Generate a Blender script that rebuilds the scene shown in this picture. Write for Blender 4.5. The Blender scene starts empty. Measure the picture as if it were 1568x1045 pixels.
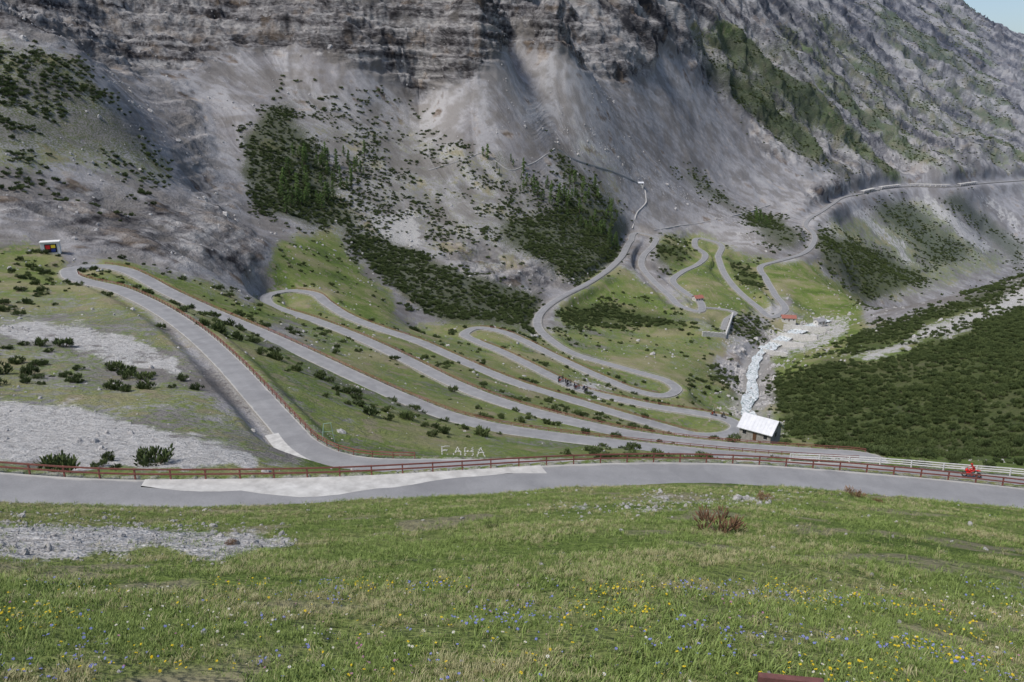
import bpy, math, random, time
import numpy as np
from mathutils import Vector, Matrix
T0=time.time()
rng=np.random.default_rng(7); random.seed(7)
# ------------------------------------------------------------------ image pixel to world projection
F=1230.0; PIT=math.radians(17); CP,SP=math.cos(PIT),math.sin(PIT)
def ray(u,v):
    a=(u-784)/F; b=(522.5-v)/F
    return np.array([a, CP+b*SP, -SP+b*CP])
def atY(u,v,Y):
    d=ray(u,v); return d*(Y/d[1])
def atZ(u,v,z):
    d=ray(u,v); return d*(z/d[2])
def proj(P):
    dep=P[...,1]*CP-P[...,2]*SP; up=P[...,1]*SP+P[...,2]*CP
    dep=np.where(dep<.2,.2,dep)
    return 784+F*P[...,0]/dep, 522.5-F*up/dep
EYE=2.3
# ------------------------------------------------------------------ noise
TAB=rng.random((64,64,64)).astype(np.float32)*2-1
def vn(x,y,z):
    xi=np.floor(x).astype(np.int32); yi=np.floor(y).astype(np.int32); zi=np.floor(z).astype(np.int32)
    fx=(x-xi).astype(np.float32); fy=(y-yi).astype(np.float32); fz=(z-zi).astype(np.float32)
    fx=fx*fx*(3-2*fx); fy=fy*fy*(3-2*fy); fz=fz*fz*(3-2*fz)
    x0=xi&63;x1=(xi+1)&63;y0=yi&63;y1=(yi+1)&63;z0=zi&63;z1=(zi+1)&63
    def L(a,b,t): return a+(b-a)*t
    return L(L(L(TAB[x0,y0,z0],TAB[x1,y0,z0],fx),L(TAB[x0,y1,z0],TAB[x1,y1,z0],fx),fy),
             L(L(TAB[x0,y0,z1],TAB[x1,y0,z1],fx),L(TAB[x0,y1,z1],TAB[x1,y1,z1],fx),fy),fz)
def fbm(x,y,z,o=3,g=.5):
    r=0;a=1
    for k in range(o):
        r=r+a*vn(x*2**k+k*7.3,y*2**k+k*3.1,z*2**k+k*5.7); a*=g
    return r
def ridged(x,y,z,o=3):
    r=0;a=1
    for k in range(o):
        r=r+a*(1-2*np.abs(vn(x*2**k+k*7.3,y*2**k+k*3.1,z*2**k+k*5.7))); a*=.5
    return r
def sstep(t): t=np.clip(t,0,1); return t*t*(3-2*t)
# ------------------------------------------------------------------ roads (centre lines from image pixels, unprojected at assumed heights)
def line(knots,step=1.5,smooth=2):
    n=len(knots); zz=[k[2] if len(k)>2 else None for k in knots]
    idx=[i for i in range(n) if zz[i] is not None]
    z=np.interp(range(n),idx,[zz[i] for i in idx])
    for it in range(6):
        P=np.array([atZ(k[0],k[1],z[i]) for i,k in enumerate(knots)])
        s=np.r_[0,np.cumsum(np.linalg.norm(np.diff(P[:,:2],axis=0),axis=1))]
        z=.5*z+.5*np.interp(s,s[idx],[zz[i] for i in idx])
    P=np.array([atZ(k[0],k[1],z[i]) for i,k in enumerate(knots)])
    out=[];kid=[]
    Q=np.vstack([2*P[0]-P[1],P,2*P[-1]-P[-2]])
    for i in range(n-1):
        p0,p1,p2,p3=Q[i:i+4]; L=np.linalg.norm(p2-p1); m=max(2,int(L/step))
        d01=max(np.linalg.norm(p1-p0),1e-3);d12=max(L,1e-3);d23=max(np.linalg.norm(p3-p2),1e-3)
        m1=d12*((p1-p0)/d01-(p2-p0)/(d01+d12)+(p2-p1)/d12)
        m2=d12*((p2-p1)/d12-(p3-p1)/(d12+d23)+(p3-p2)/d23)
        for t in np.arange(m)/m:
            out.append((2*t**3-3*t*t+1)*p1+(t**3-2*t*t+t)*m1+(-2*t**3+3*t*t)*p2+(t**3-t*t)*m2); kid.append(i+t)
    out.append(P[-1]); kid.append(n-1)
    A=np.array(out); kid=np.array(kid)
    s=np.r_[0,np.cumsum(np.linalg.norm(np.diff(A,axis=0),axis=1))]
    N=max(2,int(s[-1]/step)); ss=np.linspace(0,s[-1],N)
    A=np.stack([np.interp(ss,s,A[:,c]) for c in range(3)],1); kid=np.interp(ss,s,kid)
    for _ in range(smooth):
        B=A.copy(); B[1:-1]=(A[:-2]+2*A[1:-1]+A[2:])/4; A=B
    return A,kid
KA=[(-420,737,-26),(-200,750),(-60,759,-28),(0,764),(150,771),(300,770),(500,765),(700,753),(860,742),(1000,737),(1150,739),(1300,749),(1450,762),(1568,774,-36),(1700,788),(1900,812,-39)]
KM=[(1850,772,-40),(1700,758,-41),(1568,745,-42),(1488,739),(1400,731),(1300,724),(1200,720),(1100,720),(1000,720),(860,719),(750,717),(640,716),(560,714),(510,706),(470,688,-47.5),
 (435,652),(400,613),(350,558),(300,512),(255,480),(215,458),(170,440),(130,431),(106,420,-61.5),(114,410),(150,407,-62.3),(185,412),(215,424),(250,443),
 (300,467),(350,489),(420,519),(480,547),(550,580),(620,611),(690,638),(750,653),(830,666),(920,677),(1000,686),(1100,696),(1200,704),(1280,709),(1330,711),
 (1345,704,-81),(1325,699),(1270,695),(1200,690),(1120,684),(1060,678),(960,664),(880,647),(800,626),(740,606),(690,585),(640,560),(570,526),(510,501),(465,485),(430,474),
 (408,462,-102),(415,450),(445,445),(478,449,-104),(500,464),(530,483),(580,503),(640,523),(690,545),(740,567),(800,590),(880,614),(950,635),(1010,652),(1070,667),(1112,665),
 (1130,653,-121),(1110,641),(1070,633),(1010,624),(950,612),(890,597),(850,579),(800,554),(760,535),(728,522),
 (711,511,-137),(733,502),(765,507),(800,521),(840,541),(880,560),(930,582),(975,599),(1015,606),(1036,597,-147),
 (1020,583),(980,571),(930,557),(880,542),(845,522),(825,503),(824,486,-156),(835,472),(860,455),(895,437),(925,418),(950,395),(965,370),
 (980,357,-167),(1000,362),(1001,374),(985,392),(982,405),(1000,430),(1025,453),(1045,470),(1068,477,-178),(1074,465),(1048,447),(1030,430),(1045,416),(1068,405),(1080,390),(1064,376),
 (1074,365,-186),(1094,370),(1100,395),(1110,420),(1130,445),(1160,470),(1182,486,-194),(1198,479),(1186,450),(1173,427),
 (1168,406,-197),(1190,400),(1225,390),(1245,373,-201),(1246,358),(1234,346),(1240,334),(1254,326,-205),(1275,312),(1292,302,-207),(1320,296),(1360,288),(1400,285),(1440,286),(1500,281),(1568,276,-214),(1660,268,-218)]
KR=[(1265,490,-201),(1245,499,-199),(1215,510),(1190,525,-189),(1165,541),(1155,560,-177),(1151,580),(1152,600,-167),(1143,622,-161),(1150,642,-156),(1172,668,-149)]
KS=[(1070,472,-178.5),(1095,472),(1120,476,-181),(1112,490),(1105,512,-179)]
PA,kA=line(KA); PM,kM=line(KM); PR,kR=line(KR,2); PS,kS=line(KS)
def kpos(K,u,v,start=0):
    return next(i for i in range(start,len(K)) if K[i][0]==u and K[i][1]==v)
WA=np.full(len(PA),7.8); rM=np.hypot(PM[:,0],PM[:,1]); WM=np.interp(rM,[80,120,200,350,600,1000],[5.6,4.6,5.2,5.6,6.2,7.2]); WS=np.full(len(PS),4.5)
# ------------------------------------------------------------------ terrain control points
CPX=[]
def add(P): CPX.append(np.array(P,float))
for A,st in ((PA,7),(PM,7),(PR,8),(PS,8)):
    for p in A[::st]: add(p)
for p in PA[::10]:
    r=math.hypot(p[0],p[1]); m=(-p[2]-EYE)/r
    for t in (.02,.05,.12,.3,.55,.8,.92):
        add((p[0]*t,p[1]*t,-EYE-m*r*t))
for a in (-75,-100,75,100):
    for r in (2,10,40): add((r*math.sin(math.radians(a)),r*math.cos(math.radians(a)),-EYE-.3*r*max(math.cos(math.radians(a)),-.3)))
extra=[ # u,v,Y
(0,440,235),(0,500,165),(0,600,112),(0,690,76),(200,710,74),(200,640,100),(200,560,140),(90,480,200),(330,690,82),(300,620,112),(-250,500,150),(-250,620,100),(-250,400,260),
(60,385,312),(0,340,335),(0,270,385),(0,200,430),(0,130,480),(0,66,520),(130,92,565),(90,200,470),(100,290,410),(190,230,500),(200,320,420),(290,285,560),(350,345,520),(300,400,370),(200,385,342),(360,400,420),(385,430,418),(400,390,455),
(-250,200,420),(-250,60,520),(-250,330,330),(-250,-100,700),
(450,410,470),(520,450,455),(600,480,462),(480,380,560),(630,505,470),(700,470,545),(760,480,560),(560,390,620),(650,370,690),(800,430,640),(850,400,720),(700,420,610),(780,350,760),
(300,200,740),(250,120,800),(400,300,640),(400,200,770),(500,250,770),(320,120,860),(450,95,960),(560,180,900),(650,148,1010),(700,140,960),(620,260,830),(760,280,850),(850,200,1040),(780,110,1120),(900,290,930),
(60,10,790),(0,0,760),(150,20,900),(300,0,1010),(450,20,1040),(640,0,1080),(520,60,990),(640,100,1030),(700,60,1010),(760,30,1100),(850,0,1180),(860,60,1240),(960,110,1400),(1000,0,1700),
(950,280,1080),(1000,310,1120),(900,340,880),(940,340,930),(1080,300,1320),(1100,200,1650),(1200,300,1550),(1200,200,1850),(1200,100,2050),(1100,330,1220),(1180,340,1330),(1010,200,1400),(1300,200,2200),(1300,100,2500),(1400,230,2250),(1400,100,2800),(1300,0,3000),(1500,200,2500),(1568,200,2600),(1500,100,3100),(1568,120,3100),(1440,-2,3700),(1470,14,4000),(1510,48,4100),(1568,66,4200),(1700,80,4200),(1700,200,2700),
(1400,330,1880),(1300,360,1560),(1350,410,1420),(1500,350,1950),(1500,405,1750),(1568,400,1850),(1440,420,1600),(1400,440,1250),(1300,430,1100),(1700,400,1800),
(1220,430,880),(1270,440,870),(1300,455,850),(1230,470,790),(1320,470,800),(1290,400,1100),(1100,500,600),(1000,520,560),(940,480,640),(920,510,560),(1060,540,520),(1080,570,460),(1000,460,700),
(1568,420,720),(1450,452,660),(1330,492,620),(1270,505,640),(1700,380,760),
(1568,450,620),(1568,500,460),(1568,560,350),(1568,620,280),(1568,690,215),(1400,500,560),(1400,560,420),(1400,620,335),(1400,680,270),(1300,540,510),(1300,600,395),(1300,660,315),(1220,600,425),(1230,650,350),(1220,560,480),(1200,660,340),(1240,535,560),(1700,500,420),(1700,620,260),(1700,700,200),
(1165,682,203),(1120,600,430),(1080,620,400),(1250,688,285)]
for u,v,Y in extra: add(atY(u,v,Y))
for u,v,Y in [(1450,520,1000),(1568,490,1050),(1350,520,900),(1700,480,1050),
              (-250,-300,1500),(0,-260,1500),(300,-230,1500),(640,-230,1600),(850,-220,1900),(1000,-200,2600),(1200,-150,3600),(1350,-90,4300),
              (0,-420,5000),(640,-420,5000),(1000,-260,6000),(1250,-150,7000),(1420,40,6500),(1568,170,6500),(1700,170,6500),(-250,-420,5000)]: add(atY(u,v,Y))
CPX=np.array(CPX)
rho=np.hypot(CPX[:,0],CPX[:,1]); cth=np.arctan2(CPX[:,0],CPX[:,1]); cs=np.log(rho); q=(CPX[:,2]+EYE)/rho
KX=1.6
C=np.stack([cth*KX,cs],1)
def ker(d2): return np.where(d2>1e-12,.5*d2*np.log(np.maximum(d2,1e-12)),0)
n=len(C); D2=((C[:,None]-C[None])**2).sum(-1)
M=np.zeros((n+3,n+3)); M[:n,:n]=ker(D2)+np.eye(n)*5e-5
M[:n,n]=1;M[:n,n+1:]=C;M[n,:n]=1;M[n+1:,:n]=C.T
W=np.linalg.solve(M,np.r_[q,0,0,0])
a1=math.radians(45)
TH=np.r_[np.linspace(-math.radians(100),-a1,40)[:-1],np.linspace(-a1,a1,1120),np.linspace(a1,math.radians(100),40)[1:]]
S=np.log(np.r_[np.geomspace(1.2,45,230)[:-1],np.geomspace(45,1300,1000)[:-1],np.geomspace(1300,7000,330)])
ct=np.linspace(TH[0],TH[-1],300); cS=np.linspace(S[0],S[-1],560)
G=np.stack(np.meshgrid(ct*KX,cS,indexing='ij'),-1).reshape(-1,2); Z=np.empty(len(G))
for i in range(0,len(G),12000):
    g=G[i:i+12000]; d2=((g[:,None]-C[None])**2).sum(-1); Z[i:i+12000]=ker(d2)@W[:n]+W[n]+g@W[n+1:]
Z=Z.reshape(len(ct),len(cS))
def up(Z,x,y,X,Y):
    A=np.stack([np.interp(X,x,Z[:,j]) for j in range(Z.shape[1])],1)
    return np.stack([np.interp(Y,y,A[i]) for i in range(A.shape[0])],0)
Qf=up(Z,ct,cS,TH,S)
R=np.exp(S)[None,:]*np.ones((len(TH),1))
X=R*np.sin(TH)[:,None]; Y=R*np.cos(TH)[:,None]; Zt=Qf*R-EYE
# ------------------------------------------------------------------ cut roads and river bed into the terrain
E=np.full(X.shape,1e3); ZR=np.zeros(X.shape); KIND=np.zeros(X.shape)
def carve(P,wid,kind,drop):
    for (x,y,z),hw in zip(P,np.ones(len(P))*wid/2):
        r=math.hypot(x,y); th=math.atan2(x,y); s=math.log(r)
        RO=hw+1+.005*r+4+.016*r; w=RO/r
        i0,i1=np.searchsorted(TH,[th-w,th+w]); j0,j1=np.searchsorted(S,[s-w,s+w])
        if i1<=i0 or j1<=j0: continue
        d=np.hypot(X[i0:i1,j0:j1]-x,Y[i0:i1,j0:j1]-y)-hw
        m=d<E[i0:i1,j0:j1]
        E[i0:i1,j0:j1][m]=d[m]; ZR[i0:i1,j0:j1][m]=z-drop-.0008*r; KIND[i0:i1,j0:j1][m]=kind
carve(PA,WA,1,.12); carve(PM,WM,1,.12); carve(PS,WS,1,.12); carve(PR,7.5,2,.5)
mi=.6+.0035*R; mo=mi+2.5+.009*R
tt=sstep((E-mi)/(mo-mi))
Zt=np.where(E<900,ZR*(1-tt)+Zt*tt,Zt); tt=np.where(E<900,tt,1)
# re-distribute rows so that steep faces get enough vertices
nR=1500; rat=np.clip(Zt/R,-.9,.4); lr=[]
for i in range(len(TH)):
    m=np.r_[0,np.cumsum(np.diff(S)*.11+np.abs(np.diff(rat[i])))]; lr.append(np.interp(np.linspace(0,m[-1],nR),m,S))
lr=np.stack(lr)
for _ in range(3): lr[1:-1]=(lr[:-2]+lr[1:-1]*2+lr[2:])/4
Zt,E,KIND,tt=[np.stack([np.interp(lr[i],S,a[i]) for i in range(len(TH))]) for a in (Zt,E,KIND,tt)]
KIND=np.round(KIND); R=np.exp(lr)
X=R*np.sin(TH)[:,None]; Y=R*np.cos(TH)[:,None]
P0=np.stack([X,Y,Zt],-1)
U0,V0=proj(P0); nI,nJ=X.shape
print('carved',time.time()-T0)
# ------------------------------------------------------------------ land-cover map
GX=np.arange(-420,2000,4.0); GY=np.arange(-220,1260,4.0); gx,gy=np.meshgrid(GX,GY,indexing='ij')
def inpoly(pts):
    r=np.zeros(gx.shape,bool); n=len(pts)
    for i in range(n):
        x1,y1=pts[i];x2,y2=pts[(i+1)%n]
        if y1==y2: continue
        c=((y1>gy)!=(y2>gy))&(gx<(x2-x1)*(gy-y1)/(y2-y1)+x1); r^=c
    return r
def layer(base,polys,blur=2):
    m=np.full(gx.shape,float(base))
    for val,pts in polys: m[inpoly(pts)]=val
    for _ in range(blur):
        m=(m+np.roll(m,1,0)+np.roll(m,-1,0))/3; m=(m+np.roll(m,1,1)+np.roll(m,-1,1))/3
        m=(m+np.roll(m,2,0)+np.roll(m,-2,0))/3; m=(m+np.roll(m,2,1)+np.roll(m,-2,1))/3
    return m
B=[(-420,700),(2000,700),(2000,1260),(-420,1260)]
Lg=layer(0,[(.95,B),
 (.54,[(-420,370),(60,375),(230,470),(330,600),(470,720),(-420,735)]),
 (.75,[(-420,360),(40,365),(110,395),(90,450),(-420,450)]),
 (.68,[(90,440),(250,480),(470,700),(1350,720),(1130,600),(1100,540),(1140,500),(1060,500),(860,500),(700,480),(620,500),(540,470),(480,440),(400,440),(390,470),(500,540),(300,470),(150,400)]),
 (.9,[(120,400),(200,395),(330,440),(480,500),(400,500),(240,440)]),
 (.85,[(420,365),(520,355),(570,420),(620,490),(560,495),(500,450),(430,440),(400,440)]),
 (.8,[(900,410),(950,405),(1050,480),(1080,500),(860,500),(850,470)]),
 (.75,[(1000,360),(1060,350),(1200,400),(1180,480),(1100,500),(1050,470)]),
 (1,[(1180,405),(1240,398),(1275,440),(1330,470),(1300,480),(1205,480)]),
 (.9,[(1170,500),(1330,470),(1300,560),(1200,575),(1180,560)]),
 (.8,[(1180,575),(1330,500),(2000,340),(2000,700),(1330,700),(1200,680)]),
 (.48,[(-420,40),(0,55),(130,85),(190,170),(290,280),(200,290),(120,260),(0,290),(-420,300)]),
 (.36,[(620,180),(960,330),(900,430),(700,400),(540,370),(400,330),(380,200),(500,180)]),
 (.36,[(840,130),(900,190),(960,270),(960,340),(900,300)]),
 (.46,[(1030,50),(1480,0),(1560,200),(1568,270),(1300,290),(1200,240),(1080,110)]),
 (.55,[(1250,330),(1420,300),(1568,410),(1500,430),(1330,470),(1270,400)]),
 (.5,[(2000,100),(1568,60),(1568,420),(2000,420)])])
Lr=layer(0,[(1,[(-420,-220),(1050,-220),(1010,60),(960,125),(930,110),(850,75),(800,55),(735,110),(645,148),(560,105),(450,78),(350,70),(300,100),(220,110),(160,92),(110,60),(0,52),(-420,40)]),
 (.85,[(1000,-220),(2000,-220),(2000,250),(1568,262),(1300,275),(1180,235),(1080,130),(1010,60)]),
 (.8,[(680,375),(740,375),(860,420),(870,440),(700,420)]),(.7,[(1210,290),(1290,280),(1290,310),(1240,320)]),
 (.65,[(90,290),(200,290),(330,320),(400,370),(390,430),(300,410),(140,380),(60,340),(0,330),(0,290)]),
 (.45,[(200,100),(250,180),(300,290),(380,340),(330,250),(290,150)])])
Lw=layer(0,[(.9,[(-420,600),(0,608),(120,620),(230,650),(390,690),(400,722),(200,720),(0,712),(-420,720)]),
 (.7,[(0,485),(120,490),(260,540),(300,590),(180,560),(0,510)]),
 (.74,[(-420,790),(0,797),(140,800),(300,806),(440,815),(460,832),(330,872),(250,850),(80,858),(0,850),(-420,845)]),
 (.72,[(800,778),(1000,763),(1200,758),(1250,765),(900,785)]),
 (1,[(570,330),(610,315),(650,350),(640,385),(580,360)]),
 (.8,[(1240,542),(1380,520),(1470,485),(1568,435),(2000,330),(2000,370),(1568,475),(1450,525),(1330,552)]),
 (.7,[(1240,490),(1310,478),(1290,520),(1180,560),(1170,540)]),
 (.40,[(770,150),(900,190),(1100,300),(1180,380),(1160,390),(1060,320),(960,290),(860,230)]),
 (.8,[(1290,312),(1312,308),(1425,408),(1398,412)]),(.8,[(1395,300),(1420,298),(1535,392),(1505,398)]),(.75,[(1475,296),(1500,292),(1568,345),(1568,372)]),
 (.5,[(420,480),(520,520),(600,560),(560,565),(450,510)]),(.75,[(860,570),(940,590),(960,606),(890,602)])],1)
Ls=layer(0,[(.8,[(370,210),(400,170),(460,140),(540,165),(600,220),(612,300),(560,350),(470,350),(400,320),(372,270)]),
 (.6,[(600,170),(640,175),(700,240),(745,340),(790,390),(720,355),(650,270)]),
 (.92,[(720,250),(760,232),(820,280),(900,310),(960,350),(945,395),(880,430),(800,390),(720,320)]),
 (.97,[(520,350),(600,370),(700,410),(830,450),(815,500),(700,500),(630,470),(560,400)]),
 (.6,[(840,200),(960,330),(960,350),(860,280)]),(.3,[(420,120),(620,150),(720,230),(900,300),(700,380),(560,360)]),
 (.9,[(1035,262),(1060,262),(1140,318),(1110,318)]),(.9,[(1120,325),(1200,330),(1235,385),(1160,368)]),
 (.9,[(1240,345),(1300,370),(1430,420),(1330,470),(1290,440),(1250,400)]),
 (.97,[(1180,585),(1240,560),(1330,505),(1450,462),(1568,425),(2000,330),(2000,700),(1500,700),(1270,690),(1200,660)]),
 (.05,[(1250,545),(1380,522),(1470,485),(1568,437),(2000,330),(2000,370),(1568,470),(1450,522),(1330,556)]),
 (.8,[(1325,312),(1390,305),(1500,395),(1430,410)]),(.8,[(1430,302),(1470,298),(1568,380),(1568,425),(1540,395)]),(.45,[(1040,60),(1200,60),(1300,290),(1160,220),(1080,130)]),(.3,[(1200,20),(1480,0),(1568,250),(1300,290)]),
 (.5,[(-420,60),(0,62),(130,95),(200,190),(270,270),(150,240),(0,230),(-420,240)]),(.2,[(0,230),(270,270),(200,330),(0,290)]),
 (.8,[(870,465),(930,455),(1060,500),(1060,512),(960,505),(860,500)]),(.8,[(1005,370),(1060,365),(1060,400),(1010,420)]),(.7,[(1105,375),(1170,420),(1170,455),(1130,440)]),
 (.35,[(620,500),(830,500),(830,520),(720,500),(640,510)]),(.5,[(1130,480),(1190,500),(1150,530),(1120,510)]),(.45,[(1050,550),(1120,560),(1130,600),(1060,590)])],1)
# green ledge belts on the dipping slabs of the far massif
x,y,z=X,Y,Zt
dipc=z+.72*x-.10*y
band=vn(dipc/55,y/600,x/500)+.6*vn(dipc/19,y/260,x/240)+.35*fbm(x/60,y/60,z/60,2)
nzu=fbm(X/ (R*.03),Y/(R*.03),Zt/(R*.03),3)*14; nzv=fbm(X/(R*.03)+40,Y/(R*.03)+9,Zt/(R*.03),3)*9
def samp(L,wu=1):
    fu=np.clip((U0+nzu*wu-GX[0])/4,0,len(GX)-1.01); fv=np.clip((V0+nzv*wu-GY[0])/4,0,len(GY)-1.01)
    i=fu.astype(int);j=fv.astype(int);a=fu-i;b=fv-j
    return L[i,j]*(1-a)*(1-b)+L[i+1,j]*a*(1-b)+L[i,j+1]*(1-a)*b+L[i+1,j+1]*a*b
mG,mR,mW,mS=samp(Lg),samp(Lr),samp(Lw,.7),samp(Ls,.6)
mG=np.where(V0>735,np.maximum(mG,.9*(R<75)),mG)
farR=sstep((R-1300)/300)*(mR>.1)
mG=mG*(1-farR)+farR*np.clip(mG*(.70+1.25*band),0,1)
mS=mS*(1-farR*.9)+farR*.9*np.clip(mS*(.6+1.6*band),0,1)
# ------------------------------------------------------------------ slope-line streaks (debris flow direction)
def normals(P,ar=False):
    a=np.gradient(P,axis=0); b=np.gradient(P,axis=1); n_=np.cross(a,b); l=np.linalg.norm(n_,axis=-1,keepdims=True)+1e-9; n_=n_/l
    n_=np.where(n_[...,2:3]<0,-n_,n_); return (n_,l[...,0]) if ar else n_
N0=normals(P0)
gd=N0[...,:2]; gd=gd/(np.linalg.norm(gd,axis=-1,keepdims=True)+1e-6)
dTH=np.gradient(TH)[:,None]; dS=np.gradient(lr,axis=1)
st=np.clip(R*.0022,.25,4.0)
er=gd[...,0]*np.sin(TH)[:,None]+gd[...,1]*np.cos(TH)[:,None]; et=gd[...,0]*np.cos(TH)[:,None]-gd[...,1]*np.sin(TH)[:,None]
DI=np.clip(et*st/(R*dTH),-6,6).astype(np.float32); DJ=np.clip(er*st/(R*dS),-6,6).astype(np.float32)
ns=(vn(X/(R*.0045),Y/(R*.0045),Zt/(R*.02))+.6*vn(X/(R*.012)+5,Y/(R*.012),Zt/(R*.05))+.7*rng.standard_normal(X.shape)).astype(np.float32)
ii,jj=np.meshgrid(np.arange(nI,dtype=np.float32),np.arange(nJ,dtype=np.float32),indexing='ij'); acc=np.zeros(X.shape,np.float32)
for k in range(34):
    a=np.clip(np.rint(ii),0,nI-1).astype(np.int32);b=np.clip(np.rint(jj),0,nJ-1).astype(np.int32)
    acc+=ns[a,b]; ii-=DI[a,b]; jj-=DJ[a,b]
acc/=acc[(R>300)&(R<2500)].std(); flow=np.tanh(acc*.6)/.6
del ii,jj,DI,DJ,ns
print('flow',time.time()-T0)
# ------------------------------------------------------------------ relief
far=sstep((R-380)/400); nearR=(1-sstep((R-1300)/300)); wayR=1-nearR
disp=far*fbm(x/130,y/130,z/170,3)*(3.5+12*mR*nearR+3*mR) + far*ridged(x/30,y/30,z/110,4)*(.25+4.2*mR)
disp+=far*fbm(x/8,y/8,z/10,3,.6)*(.25+1.5*mR)+far*(1-mR)*flow*.3
dip=x*.05+y*.02
def saw(c,w): f=c-np.floor(c); return np.where(f<w,f/w,(1-f)/(1-w))-.5
kk=.6+.8*vn(x/60+9,y/60,z/30)
disp+=far*mR*saw((z+dip)/9+.30*vn(x/140,y/140,z/60),.85)*4.2*kk*nearR
disp+=far*mR*saw((z+dip)/31+.35*vn(x/190,y/190,z/90),.88)*13.0*nearR*(.7+.5*vn(x/90,y/90,z/200))
disp+=mR*saw(dipc/34+.3*vn(x/300,y/300,z/190),.8)*10*wayR*(.7+.8*vn(x/120,y/120,z/120))
disp+=mR*saw(dipc/105+.4*vn(x/300,y/300,z/190),.82)*26*wayR*(.7+.6*vn(x/250,y/250,z/250))
disp+=wayR*ridged(x/120,y/120,z/500,5)*17*(.2+mR)
disp+=(1-far)*sstep((R-120)/200)*fbm(x/22,y/22,z/22,3)*(.7+2.4*mR)+(1-far)*mR*ridged(x/14,y/14,z/30,3)*1.1*sstep((R-200)/100)
disp+=sstep((R-30)/60)*fbm(x/7,y/7,z/7,2)*(.22+.4*mR)*(1-.6*far)
disp+=(1-sstep((R-40)/60))*(fbm(x/5,y/5,z/5,2)*.15+fbm(x/1.1,y/1.1,z/1.1,2)*.038)*sstep((R-1.5)/4)
disp*=tt
P1=P0+N0*disp[...,None]
N1,area=normals(P1,True)
x,y,z=P1[...,0],P1[...,1],P1[...,2]
tone=np.clip(.5+.26*fbm(x/22,y/22,z/22,5,.65),0,1)
dq=z+.72*x-.10*y
strat=fbm(x/120,y/120,(z+dip)/4.5,4,.66)*nearR+wayR*(1.3*fbm(x/260,y/260,dq/26,4,.7)+.5*ridged(x/40,y/40,z/160,3))
crk=ridged(x/9,y/9,z/40,3); wet=sstep((vn(x/16,y/16,z/150)-.15)*3)
rk=np.clip(.47-.03*wayR+.23*strat+.08*crk-.06*fbm(x/3.5,y/3.5,z/3.5,2)-.13*wet+.10*(N1[...,2]-.45),0,1)
print('relief',time.time()-T0)
# ------------------------------------------------------------------ material helpers
def mat(name): 
    m=bpy.data.materials.new(name); m.use_nodes=True; nt=m.node_tree; nt.nodes.clear()
    o=nt.nodes.new('ShaderNodeOutputMaterial'); b=nt.nodes.new('ShaderNodeBsdfPrincipled'); nt.links.new(b.outputs[0],o.inputs[0])
    b.inputs['Roughness'].default_value=.85; b.inputs['Specular IOR Level'].default_value=.25
    return m,nt,b
class NT:
    def __init__(s,nt): s.nt=nt
    def _set(s,sock,v):
        if isinstance(v,bpy.types.NodeSocket): s.nt.links.new(v,sock)
        else: sock.default_value=v
    def coord(s,k='Object'): return s.nt.nodes.new('ShaderNodeTexCoord').outputs[k]
    def mapv(s,v,sc,rot=(0,0,0)):
        n=s.nt.nodes.new('ShaderNodeMapping'); s.nt.links.new(v,n.inputs[0]); n.inputs['Scale'].default_value=sc; n.inputs['Rotation'].default_value=rot; return n.outputs[0]
    def noise(s,v,sc,det=5,rough=.6,dist=0):
        n=s.nt.nodes.new('ShaderNodeTexNoise'); s.nt.links.new(v,n.inputs['Vector']); n.inputs['Scale'].default_value=sc; n.inputs['Detail'].default_value=det; n.inputs['Roughness'].default_value=rough; n.inputs['Distortion'].default_value=dist; return n.outputs['Fac']
    def math(s,op,a,b=0,c=0,clamp=False):
        n=s.nt.nodes.new('ShaderNodeMath'); n.operation=op; n.use_clamp=clamp
        s._set(n.inputs[0],a); s._set(n.inputs[1],b)
        if op in('MULTIPLY_ADD',): s._set(n.inputs[2],c)
        return n.outputs[0]
    def ramp(s,f,st):
        n=s.nt.nodes.new('ShaderNodeValToRGB'); s.nt.links.new(f,n.inputs[0]); e=n.color_ramp.elements
        while len(e)>1: e.remove(e[0])
        e[0].position=st[0][0]; e[0].color=(*st[0][1],1)
        for p,c in st[1:]:
            k=e.new(p); k.color=(*c,1)
        return n.outputs[0]
    def mix(s,f,a,b,bt='MIX'):
        n=s.nt.nodes.new('ShaderNodeMix'); n.data_type='RGBA'; n.blend_type=bt
        s._set(n.inputs[0],f)
        for i,v in((6,a),(7,b)): s._set(n.inputs[i],v if isinstance(v,bpy.types.NodeSocket) else (*v,1))
        return n.outputs[2]
    def attr(s,nm):
        n=s.nt.nodes.new('ShaderNodeAttribute'); n.attribute_name=nm; return n
    def sep(s,c):
        n=s.nt.nodes.new('ShaderNodeSeparateColor'); s.nt.links.new(c,n.inputs[0]); return n.outputs
    def bump(s,h,st,dist,nrm=None):
        n=s.nt.nodes.new('ShaderNodeBump'); s.nt.links.new(h,n.inputs['Height']); n.inputs['Strength'].default_value=st; n.inputs['Distance'].default_value=dist
        if nrm: s.nt.links.new(nrm,n.inputs['Normal'])
        return n.outputs[0]
    def fac(s,m,n,gain=4,bias=0):
        a=s.math('SUBTRACT',n,.5); a=s.math('MULTIPLY_ADD',a,2.2,m); a=s.math('SUBTRACT',a,.5-bias); return s.math('MULTIPLY_ADD',a,gain,.5,clamp=True)
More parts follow.
